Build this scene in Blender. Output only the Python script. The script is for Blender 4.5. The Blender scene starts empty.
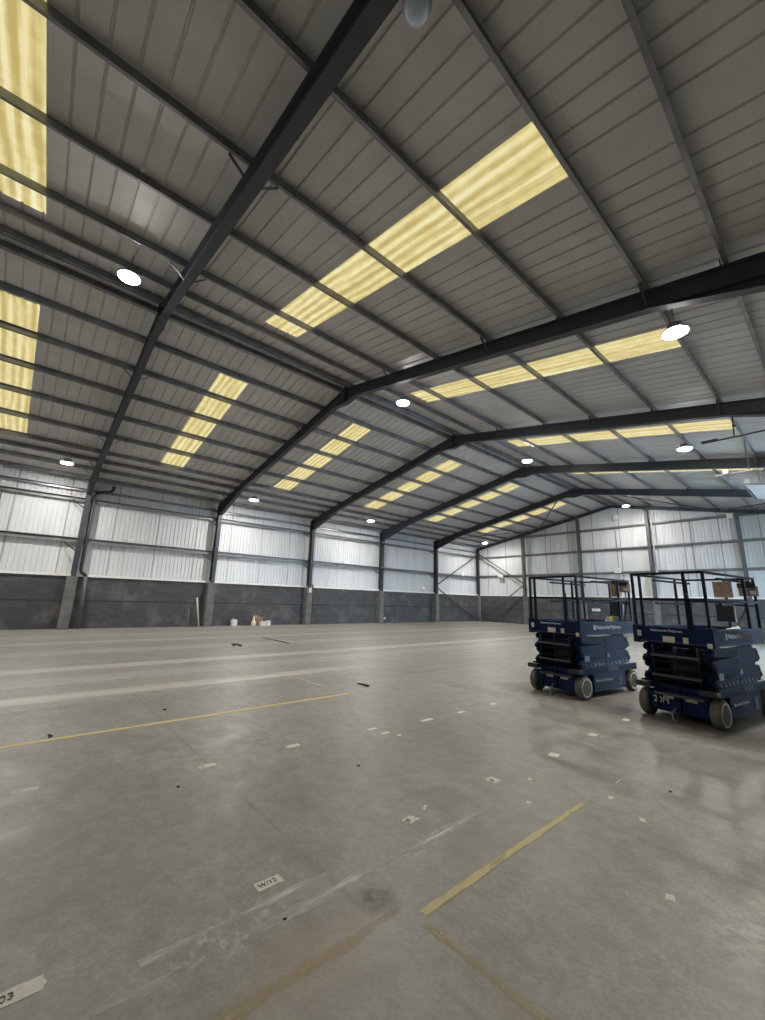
import bpy, bmesh, math, random
from mathutils import Vector, Matrix
random.seed(7)
C = bpy.context.scene.collection
SC = bpy.context.scene
PI = math.pi

# ------------------------------------------------------------------ camera
F_PX, YAW, PITCH, ROLL = 403.7, 0.8590, 0.2200, 0.0288
CAM = Vector((24.2873, 0.0, 1.7))
fw = Vector((-math.sin(YAW)*math.cos(PITCH), math.cos(YAW)*math.cos(PITCH), math.sin(PITCH)))
rt = Vector((math.cos(YAW), math.sin(YAW), 0)); up = rt.cross(fw)
r2 = rt*math.cos(ROLL) + up*math.sin(ROLL); u2 = -rt*math.sin(ROLL) + up*math.cos(ROLL)
cd = bpy.data.cameras.new('camera'); cam = bpy.data.objects.new('camera', cd); C.objects.link(cam)
m = Matrix((r2, u2, -fw)).transposed().to_4x4(); m.translation = CAM; cam.matrix_world = m
cd.sensor_fit = 'HORIZONTAL'; cd.sensor_width = 36.0; cd.lens = 36.0*F_PX/765.0
cd.clip_start = 0.05; cd.clip_end = 500
SC.camera = cam

# ------------------------------------------------------------------ light and exposure
SC.view_settings.view_transform = 'Standard'; SC.view_settings.look = 'None'
SC.view_settings.gamma = 1.0; SC.view_settings.use_curve_mapping = False
SC.view_settings.exposure = 0.0
LAMP = 575.0          # high-bay lamp lenses
ROOFLIGHT = 0.86      # daylight through the yellowed rooflight sheets
SKY = 70.0             # sky outside the two open doors
w = bpy.data.worlds.new('sky'); SC.world = w; w.use_nodes = True
bg = w.node_tree.nodes['Background']; bg.inputs[0].default_value = (0.54, 0.75, 1.0, 1); bg.inputs[1].default_value = SKY

# ------------------------------------------------------------------ materials
def mat(name, col, rough=0.6, metal=0.0, var=0.0, vscale=3.0, bump=0.0, bscale=40.0, emit=0.0, spec=0.5):
    M = bpy.data.materials.new(name); M.use_nodes = True
    nt = M.node_tree; b = nt.nodes['Principled BSDF']
    b.inputs['Base Color'].default_value = (*col, 1); b.inputs['Roughness'].default_value = rough
    b.inputs['Metallic'].default_value = metal; b.inputs['Specular IOR Level'].default_value = spec
    tc = nt.nodes.new('ShaderNodeTexCoord')
    if var > 0:
        n = nt.nodes.new('ShaderNodeTexNoise'); n.inputs['Scale'].default_value = vscale; n.inputs['Detail'].default_value = 6
        nt.links.new(tc.outputs['Object'], n.inputs['Vector'])
        r = nt.nodes.new('ShaderNodeValToRGB')
        r.color_ramp.elements[0].position = 0.3; r.color_ramp.elements[1].position = 0.7
        r.color_ramp.elements[0].color = (*[c*(1-var) for c in col], 1); r.color_ramp.elements[1].color = (*[min(1, c*(1+var)) for c in col], 1)
        nt.links.new(n.outputs['Fac'], r.inputs['Fac']); nt.links.new(r.outputs['Color'], b.inputs['Base Color'])
    if bump > 0:
        n2 = nt.nodes.new('ShaderNodeTexNoise'); n2.inputs['Scale'].default_value = bscale; n2.inputs['Detail'].default_value = 4
        nt.links.new(tc.outputs['Object'], n2.inputs['Vector'])
        bp = nt.nodes.new('ShaderNodeBump'); bp.inputs['Strength'].default_value = bump; bp.inputs['Distance'].default_value = 0.02
        nt.links.new(n2.outputs['Fac'], bp.inputs['Height']); nt.links.new(bp.outputs['Normal'], b.inputs['Normal'])
    if emit > 0:
        b.inputs['Emission Color'].default_value = (*col, 1); b.inputs['Emission Strength'].default_value = emit
    return M

class NT:
    """tiny node helper"""
    def __init__(s, M): s.nt = M.node_tree; s.L = s.nt.links
    def n(s, t, **kw):
        nd = s.nt.nodes.new(t)
        for k, v in kw.items(): setattr(nd, k, v)
        return nd
    def put(s, sock, v):
        if isinstance(v, bpy.types.NodeSocket): s.L.new(v, sock)
        else: sock.default_value = v
    def math(s, op, a, b=0.0, c=None, clamp=False):
        nd = s.n('ShaderNodeMath', operation=op, use_clamp=clamp); s.put(nd.inputs[0], a); s.put(nd.inputs[1], b)
        if c is not None: s.put(nd.inputs[2], c)
        return nd.outputs[0]
    def mix(s, f, a, b, blend='MIX'):
        nd = s.n('ShaderNodeMix', data_type='RGBA', blend_type=blend)
        s.put(nd.inputs[0], f); s.put(nd.inputs[6], a); s.put(nd.inputs[7], b); return nd.outputs[2]
    def noise(s, vec, scale, detail=5, rough=0.55):
        nd = s.n('ShaderNodeTexNoise'); s.put(nd.inputs['Vector'], vec)
        nd.inputs['Scale'].default_value = scale; nd.inputs['Detail'].default_value = detail; nd.inputs['Roughness'].default_value = rough
        return nd.outputs['Fac']
    def ramp(s, f, a, b, ca=0.0, cb=1.0):
        nd = s.n('ShaderNodeMapRange'); nd.clamp = True
        s.put(nd.inputs[0], f); s.put(nd.inputs[1], a); s.put(nd.inputs[2], b); s.put(nd.inputs[3], ca); s.put(nd.inputs[4], cb)
        return nd.outputs[0]
    def scale(s, vec, xyz):
        nd = s.n('ShaderNodeMapping'); s.put(nd.inputs[0], vec); nd.inputs['Scale'].default_value = xyz; return nd.outputs[0]

def make_floor():
    M = bpy.data.materials.new('worn_concrete'); M.use_nodes = True; k = NT(M); b = M.node_tree.nodes['Principled BSDF']
    tc = k.n('ShaderNodeTexCoord'); v = tc.outputs['Object']
    sp = k.n('ShaderNodeSeparateXYZ'); k.L.new(v, sp.inputs[0]); X, Y = sp.outputs[0], sp.outputs[1]
    n1 = k.noise(v, 0.35, 6); n2 = k.noise(v, 2.2, 8, 0.65); n3 = k.noise(v, 45, 3); n4 = k.noise(k.scale(v, (1.0, .12, 1)), 1.3, 6)
    col = k.mix(k.ramp(n1, .3, .7), (.285, .27, .232, 1), (.375, .357, .31, 1))
    col = k.mix(k.ramp(n2, .46, .68, 0, .75), col, (.40, .38, .335, 1))
    col = k.mix(k.ramp(n2, .46, .24, 0, .6), col, (.15, .14, .122, 1))
    n5 = k.noise(v, 6, 9, .8); col = k.mix(k.ramp(n5, .42, .60, 0, .48), col, (.165, .152, .13, 1)); n6 = k.noise(v, 16, 6, .75); col = k.mix(k.ramp(n6, .55, .70, 0, .45), col, (.44, .42, .375, 1))
    col = k.mix(k.ramp(n3, .35, .7, 0, .30), col, (.12, .11, .095, 1))
    # lighter wear bands along the length of the building where racking stood
    def band(x, hw, amt, colr, jag=.12, gate=None):
        d = k.math('ABSOLUTE', k.math('SUBTRACT', k.math('ADD', X, k.math('MULTIPLY', k.math('SUBTRACT', n2, .5), jag*4)), x))
        f = k.ramp(d, hw, hw*.72, 0, amt)
        f = k.math('MULTIPLY', f, k.ramp(n4, .3, .62, .25, 1))
        if gate is not None: f = k.math('MULTIPLY', f, gate)
        return f, colr
    yfar = k.ramp(Y, 7.5, 5.0)
    for f, c in (band(15.45, .30, .95, (.56, .54, .47, 1), .04, yfar), band(13.9, .45, .4, (.46, .44, .39, 1), .1), band(12.4, .35, .85, (.53, .51, .45, 1), .06),
                 band(9.3, .6, .65, (.42, .40, .36, 1)), band(6.6, .5, .65, (.48, .43, .38, 1)), band(4.0, .5, .4, (.43, .41, .36, 1)), band(1.6, .4, .4, (.44, .42, .37, 1)),
                 band(16.6, .5, .35, (.15, .14, .125, 1)), band(20.6, .7, .25, (.17, .16, .14, 1), .2)):
        col = k.mix(f, col, c)
    # saw-cut joints on the frame lines and every so often across
    jt = None
    for y in (1.73, 8.1, 14.5, 20.9, 27.3):
        d = k.math('ABSOLUTE', k.math('SUBTRACT', k.math('ADD', Y, k.math('MULTIPLY', k.math('SUBTRACT', n1, .5), .02)), y))
        f = k.ramp(d, .03, .005, 0, .8)
        jt = f if jt is None else k.math('MAXIMUM', jt, f)
    for x in (6.0, 12.0, 19.1):
        f = k.ramp(k.math('ABSOLUTE', k.math('SUBTRACT', X, x)), .016, .005, 0, .6); jt = k.math('MAXIMUM', jt, f)
    col = k.mix(k.math('MULTIPLY', jt, k.ramp(n2, .42, .62, .0, .6)), col, (.13, .122, .11, 1))
    # scraped white scuffs, a brown stain, a dark oil spot, lift shadows painted dark
    def blot(cx, cy, rx, ry, c, amt, sc=3.0, lo=.4, hi=.6):
        dx = k.math('DIVIDE', k.math('SUBTRACT', X, cx), rx); dy = k.math('DIVIDE', k.math('SUBTRACT', Y, cy), ry)
        d = k.math('SQRT', k.math('ADD', k.math('MULTIPLY', dx, dx), k.math('MULTIPLY', dy, dy)))
        f = k.math('MULTIPLY', k.ramp(d, 1.0, .35), k.ramp(k.noise(v, sc, 7, .7), lo, hi, 0, amt))
        return f, c
    for f, c in (blot(22.35, 1.35, .35, .6, (.34, .26, .19, 1), .5, 2.5), blot(22.2, 1.85, .16, .14, (.06, .052, .045, 1), .85, 9, .35, .55),
                 blot(21.9, 1.1, .22, .5, (.55, .53, .48, 1), .7, 14, .5, .62), blot(22.0, 2.2, .2, .7, (.55, .53, .48, 1), .55, 12, .5, .64),
                 blot(23.7, 3.3, .3, .55, (.52, .49, .43, 1), .75, 7, .48, .62), blot(23.2, 1.9, .5, .4, (.36, .30, .22, 1), .3, 3),
                 blot(22.5, 7.75, 1.7, .85, (.075, .068, .06, 1), .75, 2.2, .22, .46), blot(20.5, 8.1, 1.6, .75, (.095, .086, .075, 1), .6, 2.5, .25, .5),  # dark blots paint the lifts' shadow onto the floor
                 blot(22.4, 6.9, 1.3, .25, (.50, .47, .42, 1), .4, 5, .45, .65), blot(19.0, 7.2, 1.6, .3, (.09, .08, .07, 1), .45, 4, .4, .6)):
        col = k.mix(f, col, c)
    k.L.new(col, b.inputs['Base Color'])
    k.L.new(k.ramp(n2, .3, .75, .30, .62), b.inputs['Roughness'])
    b.inputs['Specular IOR Level'].default_value = .45
    bp = k.n('ShaderNodeBump'); bp.inputs['Strength'].default_value = .25; bp.inputs['Distance'].default_value = .01
    k.L.new(k.noise(v, 9, 6), bp.inputs['Height']); k.L.new(bp.outputs['Normal'], b.inputs['Normal'])
    return M

def make_block(axis):
    M = bpy.data.materials.new('dark_painted_blockwork_'+axis); M.use_nodes = True; k = NT(M); b = M.node_tree.nodes['Principled BSDF']
    tc = k.n('ShaderNodeTexCoord'); sp = k.n('ShaderNodeSeparateXYZ'); k.L.new(tc.outputs['Object'], sp.inputs[0])
    cb = k.n('ShaderNodeCombineXYZ'); k.L.new(sp.outputs['Y' if axis == 'y' else 'X'], cb.inputs[0]); k.L.new(sp.outputs['Z'], cb.inputs[1])
    br = k.n('ShaderNodeTexBrick'); k.L.new(cb.outputs[0], br.inputs['Vector'])
    br.inputs['Scale'].default_value = 1.0; br.inputs['Brick Width'].default_value = .45; br.inputs['Row Height'].default_value = .225
    br.inputs['Mortar Size'].default_value = .006; br.inputs['Mortar Smooth'].default_value = .3
    br.inputs['Color1'].default_value = (.060, .060, .061, 1); br.inputs['Color2'].default_value = (.075, .075, .075, 1); br.inputs['Mortar'].default_value = (.045, .045, .045, 1)
    v = tc.outputs['Object']; n1 = k.noise(v, .9, 7, .65); n2 = k.noise(k.scale(v, (1, 1, 3)), 3.0, 6)
    col = k.mix(k.ramp(n1, .50, .66, 0, .75), br.outputs['Color'], (.15, .142, .13, 1))
    col = k.mix(k.ramp(n2, .48, .30, 0, .6), col, (.035, .035, .035, 1))
    d = k.math('ABSOLUTE', k.math('SUBTRACT', sp.outputs['Z'], 1.27))
    col = k.mix(k.ramp(d, .05, .03, 0, .8), col, (.025, .025, .025, 1))
    k.L.new(col, b.inputs['Base Color']); b.inputs['Roughness'].default_value = .75
    bp = k.n('ShaderNodeBump'); bp.inputs['Strength'].default_value = .35; bp.inputs['Distance'].default_value = .01
    k.L.new(br.outputs['Fac'], bp.inputs['Height']); bp.invert = True; k.L.new(bp.outputs['Normal'], b.inputs['Normal'])
    return M

def make_cladding(name, c0, c1, c2, rough, axis='y'):
    M = bpy.data.materials.new(name); M.use_nodes = True; k = NT(M); b = M.node_tree.nodes['Principled BSDF']
    tc = k.n('ShaderNodeTexCoord'); v = tc.outputs['Object']
    n1 = k.noise(k.scale(v, (1, 1, .15)), 2.0, 6); n2 = k.noise(v, .45, 4)
    col = k.mix(k.ramp(n1, .3, .7), (*c0, 1), (*c1, 1)); col = k.mix(k.ramp(n2, .45, .75, 0, .5), col, (*c2, 1))
    if axis in 'xy':
        sp = k.n('ShaderNodeSeparateXYZ'); k.L.new(v, sp.inputs[0])
        u = k.math('MULTIPLY', sp.outputs['Y' if axis == 'y' else 'X'], 1/2.0)   # lap joints of the liner sheets
        fr = k.math('ABSOLUTE', k.math('SUBTRACT', k.math('FRACT', u), .5))
        col = k.mix(k.ramp(fr, .016, .008, 0, .65), col, (.10, .10, .10, 1))
    k.L.new(col, b.inputs['Base Color']); b.inputs['Roughness'].default_value = rough
    return M

def make_rooflight():
    M = bpy.data.materials.new('yellowed_translucent_sheet'); M.use_nodes = True; k = NT(M); b = M.node_tree.nodes['Principled BSDF']
    tc = k.n('ShaderNodeTexCoord'); v = tc.outputs['Object']
    sp = k.n('ShaderNodeSeparateXYZ'); k.L.new(v, sp.inputs[0])
    wv = k.math('SINE', k.math('MULTIPLY', k.math('ADD', sp.outputs[1], k.math('MULTIPLY', k.noise(v, .5, 2), .2)), 2*PI*4.6))  # light and shade of the corrugation painted as stripes into the emission colour
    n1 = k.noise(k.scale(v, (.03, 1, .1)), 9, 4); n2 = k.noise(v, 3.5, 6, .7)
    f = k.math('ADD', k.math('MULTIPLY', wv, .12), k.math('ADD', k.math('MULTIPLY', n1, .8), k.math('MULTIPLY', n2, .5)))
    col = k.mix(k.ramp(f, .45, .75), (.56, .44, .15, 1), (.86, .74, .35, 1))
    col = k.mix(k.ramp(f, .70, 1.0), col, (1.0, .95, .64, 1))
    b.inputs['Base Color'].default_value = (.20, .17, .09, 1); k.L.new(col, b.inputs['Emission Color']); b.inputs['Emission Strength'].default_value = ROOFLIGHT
    b.inputs['Roughness'].default_value = .5
    return M

def make_worn_paint(name, col, lo, hi, sc, stretch=1.0, fade=.5, top=1.0, along='y'):
    M = bpy.data.materials.new(name); M.use_nodes = True; k = NT(M); b = M.node_tree.nodes['Principled BSDF']
    tc = k.n('ShaderNodeTexCoord'); v = tc.outputs['Object']; sp = k.n('ShaderNodeSeparateXYZ'); k.L.new(tc.outputs['Generated'], sp.inputs[0])
    b.inputs['Base Color'].default_value = (*col, 1); b.inputs['Roughness'].default_value = .6
    vs = k.scale(v, (1, stretch, 1) if along == 'y' else (stretch, 1, 1))
    n = k.math('ADD', k.math('MULTIPLY', k.noise(vs, sc, 8, .7), .6), k.math('MULTIPLY', k.noise(v, sc*.12, 3), .4))
    g = k.math('ABSOLUTE', k.math('SUBTRACT', sp.outputs[0 if along == 'y' else 1], .5))
    n = k.math('SUBTRACT', n, k.ramp(g, .5-fade, .5, 0, .16))      # worn away towards the edges of the line
    k.L.new(k.ramp(n, lo, hi, 0, top), b.inputs['Alpha'])
    return M

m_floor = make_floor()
m_block_y = make_block('y'); m_block_x = make_block('x')
m_wall_y = make_cladding('white_wall_sheet_y', (.58, .585, .585), (.70, .705, .705), (.62, .61, .585), .42, 'y')
m_wall_x = make_cladding('white_wall_sheet_x', (.58, .585, .585), (.70, .705, .705), (.62, .61, .585), .42, 'x')
m_roof = make_cladding('pale_roof_liner', (.52, .50, .475), (.60, .58, .555), (.47, .455, .425), .5, 'n')
m_light = make_rooflight()
m_steel = mat('dark_grey_steel', (.034, .039, .049), .5, .0, .15, 2)
m_purlin = mat('galvanised_purlin_steel', (.22, .225, .24), .34, .55, .25, 3)
m_girt = mat('galvanised_girt_steel', (.20, .20, .195), .45, .3, .2, 3)
m_post = mat('grey_gable_post_paint', (.085, .09, .097), .5, 0, .15, 2)
m_pier = mat('grey_rendered_pier', (.15, .147, .138), .8, 0, .25, 3, .2, 30)
m_ledge = mat('pale_sill_flashing', (.80, .79, .74), .5, .0, .08, 4)
m_pipe = mat('dark_plastic_pipe', (.018, .018, .02), .45)
m_greypipe = mat('grey_plastic_pipe', (.10, .105, .11), .45, 0, .15, 5)
m_white = mat('white_plastic', (.75, .75, .73), .45, 0, .06, 8)
m_galv = mat('galvanised_track_steel', (.20, .205, .21), .5, .2, .12, 6)
m_lampbody = mat('grey_lamp_casting', (.22, .23, .24), .4, .6)
m_lens = bpy.data.materials.new('lit_lamp_lens'); m_lens.use_nodes = True
_b = m_lens.node_tree.nodes['Principled BSDF']; _b.inputs['Base Color'].default_value = (1, 1, 1, 1)
_b.inputs['Emission Color'].default_value = (1, .97, .925, 1); _b.inputs['Emission Strength'].default_value = LAMP
m_glass = mat('dusty_clear_lamp_glass', (.42, .50, .58), .12, .0, .25, 12, spec=.8)
m_navy = mat('navy_blue_paint', (.004, .0135, .056), .6, 0, .3, 6, spec=.14)
m_navyd = mat('navy_rail_paint', (.003, .005, .017), .6, 0, .3, 6, spec=.15)
m_black = mat('black_greasy_steel', (.012, .013, .016), .45, .2, .3, 9)
m_deck = mat('grey_checker_deck', (.06, .065, .075), .5, .4, .3, 15)
m_tyre = mat('grey_solid_tyre', (.115, .108, .092), .85, 0, .25, 14)
m_hub = mat('dirty_cream_wheel_hub', (.60, .58, .50), .6, 0, .3, 10)
m_rim = mat('dark_wheel_centre', (.03, .03, .03), .6)
m_sticker = mat('cream_safety_sticker', (.55, .53, .42), .5, 0, .15, 30)
m_print = mat('white_lettering', (.62, .65, .70), .5)
m_printgrey = mat('grey_lettering', (.20, .23, .28), .5)
m_paper = mat('white_paper_label', (.66, .64, .56), .8, 0, .10, 40)
m_ink = mat('faded_pen_ink', (.16, .15, .135), .8)
m_yellowl = make_worn_paint('long_yellow_floor_paint', (.66, .54, .25), .22, .40, 9, .3, .15, .95)
m_yellow = make_worn_paint('yellow_floor_paint', (.60, .51, .26), .30, .47, 9, .3, .25, .9)
m_yellowf = make_worn_paint('faded_yellow_floor_paint', (.52, .43, .25), .38, .62, 7, .4, .4, .6)
m_whitex = make_worn_paint('thin_white_floor_paint', (.66, .62, .52), .30, .48, 7, .4, .3, .8, 'x')
m_yellowx = make_worn_paint('faded_yellow_cross_paint', (.52, .43, .25), .38, .60, 7, .4, .4, .65, 'x')
m_whitef = make_worn_paint('scraped_white_floor_paint', (.62, .60, .55), .41, .56, 16, .10, .5, .85)
m_card = mat('brown_cardboard', (.30, .17, .10), .85, 0, .15, 12)
m_wood = mat('weathered_board', (.21, .155, .115), .8, 0, .35, 9)
m_cream = mat('cream_plastic', (.66, .60, .42), .5, 0, .1, 20)
m_doorpanel = mat('white_insulated_door_panel', (.70, .72, .74), .4, 0, .05, 4)
m_dooredge = mat('grey_door_edge', (.30, .30, .30), .5, 0, .1, 4)
m_yard = mat('pale_yard_concrete', (.45, .45, .44), .9, 0, .15, .5)
m_hivis = mat('yellow_fabric', (.60, .56, .12), .8, 0, .2, 20)
m_rag = mat('pale_crumpled_cloth', (.50, .50, .47), .85, 0, .2, 20)
m_twig = mat('dark_debris', (.035, .030, .025), .9, 0, .3, 30)

# ------------------------------------------------------------------ mesh helpers
class B:
    def __init__(s): s.bm = bmesh.new()
    def face(s, pts, mi=0):
        try:
            f = s.bm.faces.new([s.bm.verts.new(p) for p in pts]); f.material_index = mi; return f
        except ValueError: return None
    def hexa(s, p, mi=0):                      # 8 corners: bottom 0-3, top 4-7
        v = [s.bm.verts.new(q) for q in p]
        for q in ((3, 2, 1, 0), (4, 5, 6, 7), (0, 1, 5, 4), (1, 2, 6, 5), (2, 3, 7, 6), (3, 0, 4, 7)):
            f = s.bm.faces.new([v[i] for i in q]); f.material_index = mi
        return s
    def box(s, x0, x1, y0, y1, z0, z1, mi=0):
        return s.hexa([(x0, y0, z0), (x1, y0, z0), (x1, y1, z0), (x0, y1, z0), (x0, y0, z1), (x1, y0, z1), (x1, y1, z1), (x0, y1, z1)], mi)
    def bar(s, a, b, wd, ht, upv=(0, 0, 1), mi=0):   # rectangular bar, wd across, ht along upv
        a, b = Vector(a), Vector(b); d = (b-a).normalized(); sv = d.cross(Vector(upv))
        if sv.length < 1e-5: sv = d.cross(Vector((0, 1, 0)))
        sv.normalize(); uv = sv.cross(d); sv *= wd/2; uv *= ht/2
        return s.hexa([a-sv-uv, a+sv-uv, b+sv-uv, b-sv-uv, a-sv+uv, a+sv+uv, b+sv+uv, b-sv+uv], mi)
    def prism(s, poly, t, mi=0):               # planar polygon extruded by vector t
        t = Vector(t); n = len(poly); lo = [s.bm.verts.new(Vector(p)) for p in poly]; hi = [s.bm.verts.new(Vector(p)+t) for p in poly]
        fs = [s.bm.faces.new(lo[::-1]), s.bm.faces.new(hi)]
        for i in range(n): fs.append(s.bm.faces.new([lo[i], lo[(i+1) % n], hi[(i+1) % n], hi[i]]))
        for f in fs: f.material_index = mi
        return s
    def tube(s, pts, r, n=8, mi=0, caps=True):
        pts = [Vector(p) for p in pts]; rings = []
        for i, p in enumerate(pts):
            d = (pts[min(i+1, len(pts)-1)]-pts[max(i-1, 0)]).normalized()
            a = d.cross(Vector((0, 0, 1)));
            if a.length < .05: a = d.cross(Vector((0, 1, 0)))
            a.normalize(); b = d.cross(a)
            rr = r[i] if isinstance(r, (list, tuple)) else r
            rings.append([s.bm.verts.new(p+a*math.cos(2*PI*j/n)*rr+b*math.sin(2*PI*j/n)*rr) for j in range(n)])
        for i in range(len(rings)-1):
            for j in range(n):
                f = s.bm.faces.new([rings[i][j], rings[i][(j+1) % n], rings[i+1][(j+1) % n], rings[i+1][j]]); f.material_index = mi; f.smooth = True
        if caps:
            for q in (rings[0][::-1], rings[-1]): s.bm.faces.new(q).material_index = mi
        return s
    def lathe(s, prof, o=(0, 0, 0), axis='z', n=24, mi=0):   # prof of (radius, height)
        o = Vector(o); rings = []
        for r, h in prof:
            ring = []
            for j in range(n):
                a = 2*PI*j/n; c, e = r*math.cos(a), r*math.sin(a)
                ring.append(s.bm.verts.new(o + (Vector((c, e, h)) if axis == 'z' else Vector((h, c, e)))))
            rings.append(ring)
        for i in range(len(rings)-1):
            for j in range(n):
                f = s.bm.faces.new([rings[i][j], rings[i][(j+1) % n], rings[i+1][(j+1) % n], rings[i+1][j]]); f.material_index = mi; f.smooth = True
        for q in (rings[0][::-1], rings[-1]):
            if prof[0][0] > 1e-4: s.bm.faces.new(q).material_index = mi
        return s
    def build(s, name, mats, parent=None, loc=None, bevel=0.0):
        bmesh.ops.recalc_face_normals(s.bm, faces=s.bm.faces[:])
        me = bpy.data.meshes.new(name); s.bm.to_mesh(me); s.bm.free()
        for q in (mats if isinstance(mats, (list, tuple)) else [mats]): me.materials.append(q)
        o = bpy.data.objects.new(name, me); C.objects.link(o)
        if parent is not None: o.parent = parent
        if loc is not None: o.location = loc
        if bevel:
            b = o.modifiers.new('bevel', 'BEVEL'); b.width = bevel; b.segments = 2; b.limit_method = 'ANGLE'
        return o

def tag(o, label, cat, group=None):
    o['label'] = label; o['category'] = cat; o['kind'] = 'thing'
    if group: o['group'] = group
    return o
def struct(o): o['kind'] = 'structure'; return o
def empty(name, loc=(0, 0, 0), rz=0.0):
    o = bpy.data.objects.new(name, None); C.objects.link(o); o.location = loc; o.rotation_euler = (0, 0, rz); o.empty_display_size = .2; return o
def kids(o): return [c for c in bpy.data.objects if c.parent == o]
def copy_tree(o, parent=None):
    c = o.copy(); C.objects.link(c)
    if parent is not None: c.parent = parent
    for ch in kids(o): copy_tree(ch, c)
    return c
def text(name, body, size, m_, parent, loc, rot, sx=1.0):
    cu = bpy.data.curves.new(name, 'FONT'); cu.body = body; cu.size = size; cu.extrude = .0015; cu.align_x = 'LEFT'; cu.align_y = 'CENTER'
    cu.materials.append(m_)
    tmp = bpy.data.objects.new('tmp', cu); me = bpy.data.meshes.new_from_object(tmp); me.name = name
    if not me.materials: me.materials.append(m_)
    bpy.data.objects.remove(tmp); o = bpy.data.objects.new(name, me); C.objects.link(o); o.location = loc; o.rotation_euler = rot; o.scale = (sx, 1, 1)
    if parent is not None: o.parent = parent
    return o

# ------------------------------------------------------------------ dimensions of the shed
Y1, BAY = 1.6414, 6.4
FY = [Y1+.02] + [Y1 + BAY*i for i in range(1, 6)]            # six frames, the last one in the gable
XR, ZR = 12.677, 9.52                          # ridge
SL = (9.4427-6.9425)/12.677
XE = 27.6                                      # right eave
YB, YG = -4.8, FY[5]+.34                       # wall behind the camera, far gable
def RT(x): return ZR - SL*abs(x-XR)            # top of rafter
PUR = .185                                     # purlin depth
HB = 2.40                                      # blockwork height

# ------------------------------------------------------------------ floor, ground
o = struct(B().box(-.4, XE+.15, YB-.2, YG+.3, -.15, 0).build('floor', m_floor))
o = struct(B().box(XE+.15, XE+40, -30, 60, -.17, -.02).build('ground', m_yard))

# ------------------------------------------------------------------ ceiling with rooflight openings
RL_Y = [(-2.0, -.93), (3.95, 4.98), (9.82, 10.85), (16.42, 17.55), (22.6, 23.75), (29.3, 30.5)]
RL_L = (3.02, 10.74); RL_R = (14.3, 22.45)
PITCHR = 1/3.0
def rib_rows(y0, y1, depth=.032, wdt=.05, pitch=PITCHR):
    rows = [(y0, 0.0)]; k0 = math.ceil(y0/pitch); y = k0*pitch
    while y < y1-wdt-.02:
        if y > y0+.02: rows += [(y, 0.0), (y+.014, depth), (y+wdt-.014, depth), (y+wdt, 0.0)]
        y += pitch
    rows.append((y1, 0.0)); return rows
def roof_patch(b, x0, x1, y0, y1):
    rows = rib_rows(y0, y1); vs = []
    for y, d in rows:
        vs.append([b.bm.verts.new((x, y, RT(x)+PUR+.006+d)) for x in (x0, x1)])
    for i in range(len(vs)-1): b.bm.faces.new([vs[i][0], vs[i][1], vs[i+1][1], vs[i+1][0]])
for nm, (xa, xb), (ra, rb) in (('ceiling_left', (-.33, XR), RL_L), ('ceiling_right', (XR, XE+.2), RL_R)):
    b = B(); y = YB-.1
    for (p, q) in RL_Y:
        roof_patch(b, xa, xb, y, p); roof_patch(b, xa, ra, p, q); roof_patch(b, rb, xb, p, q); y = q
        ca, cb_, cp, cq = ra-.3, rb+.3, p-.07, q+.07        # unseen kerb added round each rooflight to keep stray sky light out
        for (u, v) in (((ca, cp), (cb_, cp)), ((cb_, cp), (cb_, cq)), ((cb_, cq), (ca, cq)), ((ca, cq), (ca, cp))):
            b.face([(u[0], u[1], RT(u[0])+PUR), (v[0], v[1], RT(v[0])+PUR), (v[0], v[1], RT(v[0])+PUR+.060), (u[0], u[1], RT(u[0])+PUR+.060)])
    roof_patch(b, xa, xb, y, YG+.1)
    o = b.build(nm, m_roof); struct(o)
    sd = o.modifiers.new('sheet', 'SOLIDIFY'); sd.thickness = .005; sd.offset = 1
bays = ['nearest bay over the camera', 'second bay', 'third bay', 'fourth bay', 'fifth bay', 'last bay by the far gable']
for side, (x0, x1) in (('left', RL_L), ('right', RL_R)):
    for i, (p, q) in enumerate(RL_Y):
        b = B(); n = 37; vs = []
        for j in range(n):
            t = j/(n-1); y = p-.12 + (q-p+.24)*t; d = .011*max(-1, min(1, 1.7*math.cos(2*PI*t*3.0+PI)))
            vs.append([b.bm.verts.new((x, y, RT(x)+PUR+.078+d)) for x in (x0-.6, x1+.6)])
        for j in range(n-1): b.bm.faces.new([vs[j][0], vs[j][1], vs[j+1][1], vs[j+1][0]])
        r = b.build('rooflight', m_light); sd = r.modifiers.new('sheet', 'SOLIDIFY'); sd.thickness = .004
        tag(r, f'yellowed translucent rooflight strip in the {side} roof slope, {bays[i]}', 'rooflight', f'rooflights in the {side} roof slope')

# ------------------------------------------------------------------ walls
def wall_rows(u0, u1): return rib_rows(u0, u1, .028, .055, .2)
XW = -.27
b = B(); vs = [[b.bm.verts.new((XW-d, y, z)) for z in (HB-.05, RT(-.27)+PUR+.03)] for y, d in wall_rows(YB, YG)]
for i in range(len(vs)-1): b.bm.faces.new([vs[i][0], vs[i][1], vs[i+1][1], vs[i+1][0]])
o = struct(b.build('wall_left', m_wall_y)); sd = o.modifiers.new('s', 'SOLIDIFY'); sd.thickness = .05; sd.offset = 1
b = B(); vs = []
for x, d in wall_rows(XW, XE):
    vs.append([b.bm.verts.new((x, YG+d, z)) for z in (HB-.05, RT(x)+PUR+.03)])
for i in range(len(vs)-1): b.bm.faces.new([vs[i][0], vs[i][1], vs[i+1][1], vs[i+1][0]])
o = struct(b.build('wall_far', m_wall_x)); sd = o.modifiers.new('s', 'SOLIDIFY'); sd.thickness = .05; sd.offset = 1
o = struct(B().box(-.3, -.03, YB, YG, 0, HB).build('wall_left_lower', m_block_y))
o2 = struct(B().box(-.03, XE, YG-.22, YG+.05, 0, HB).build('wall_far_lower', m_block_x))
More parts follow.
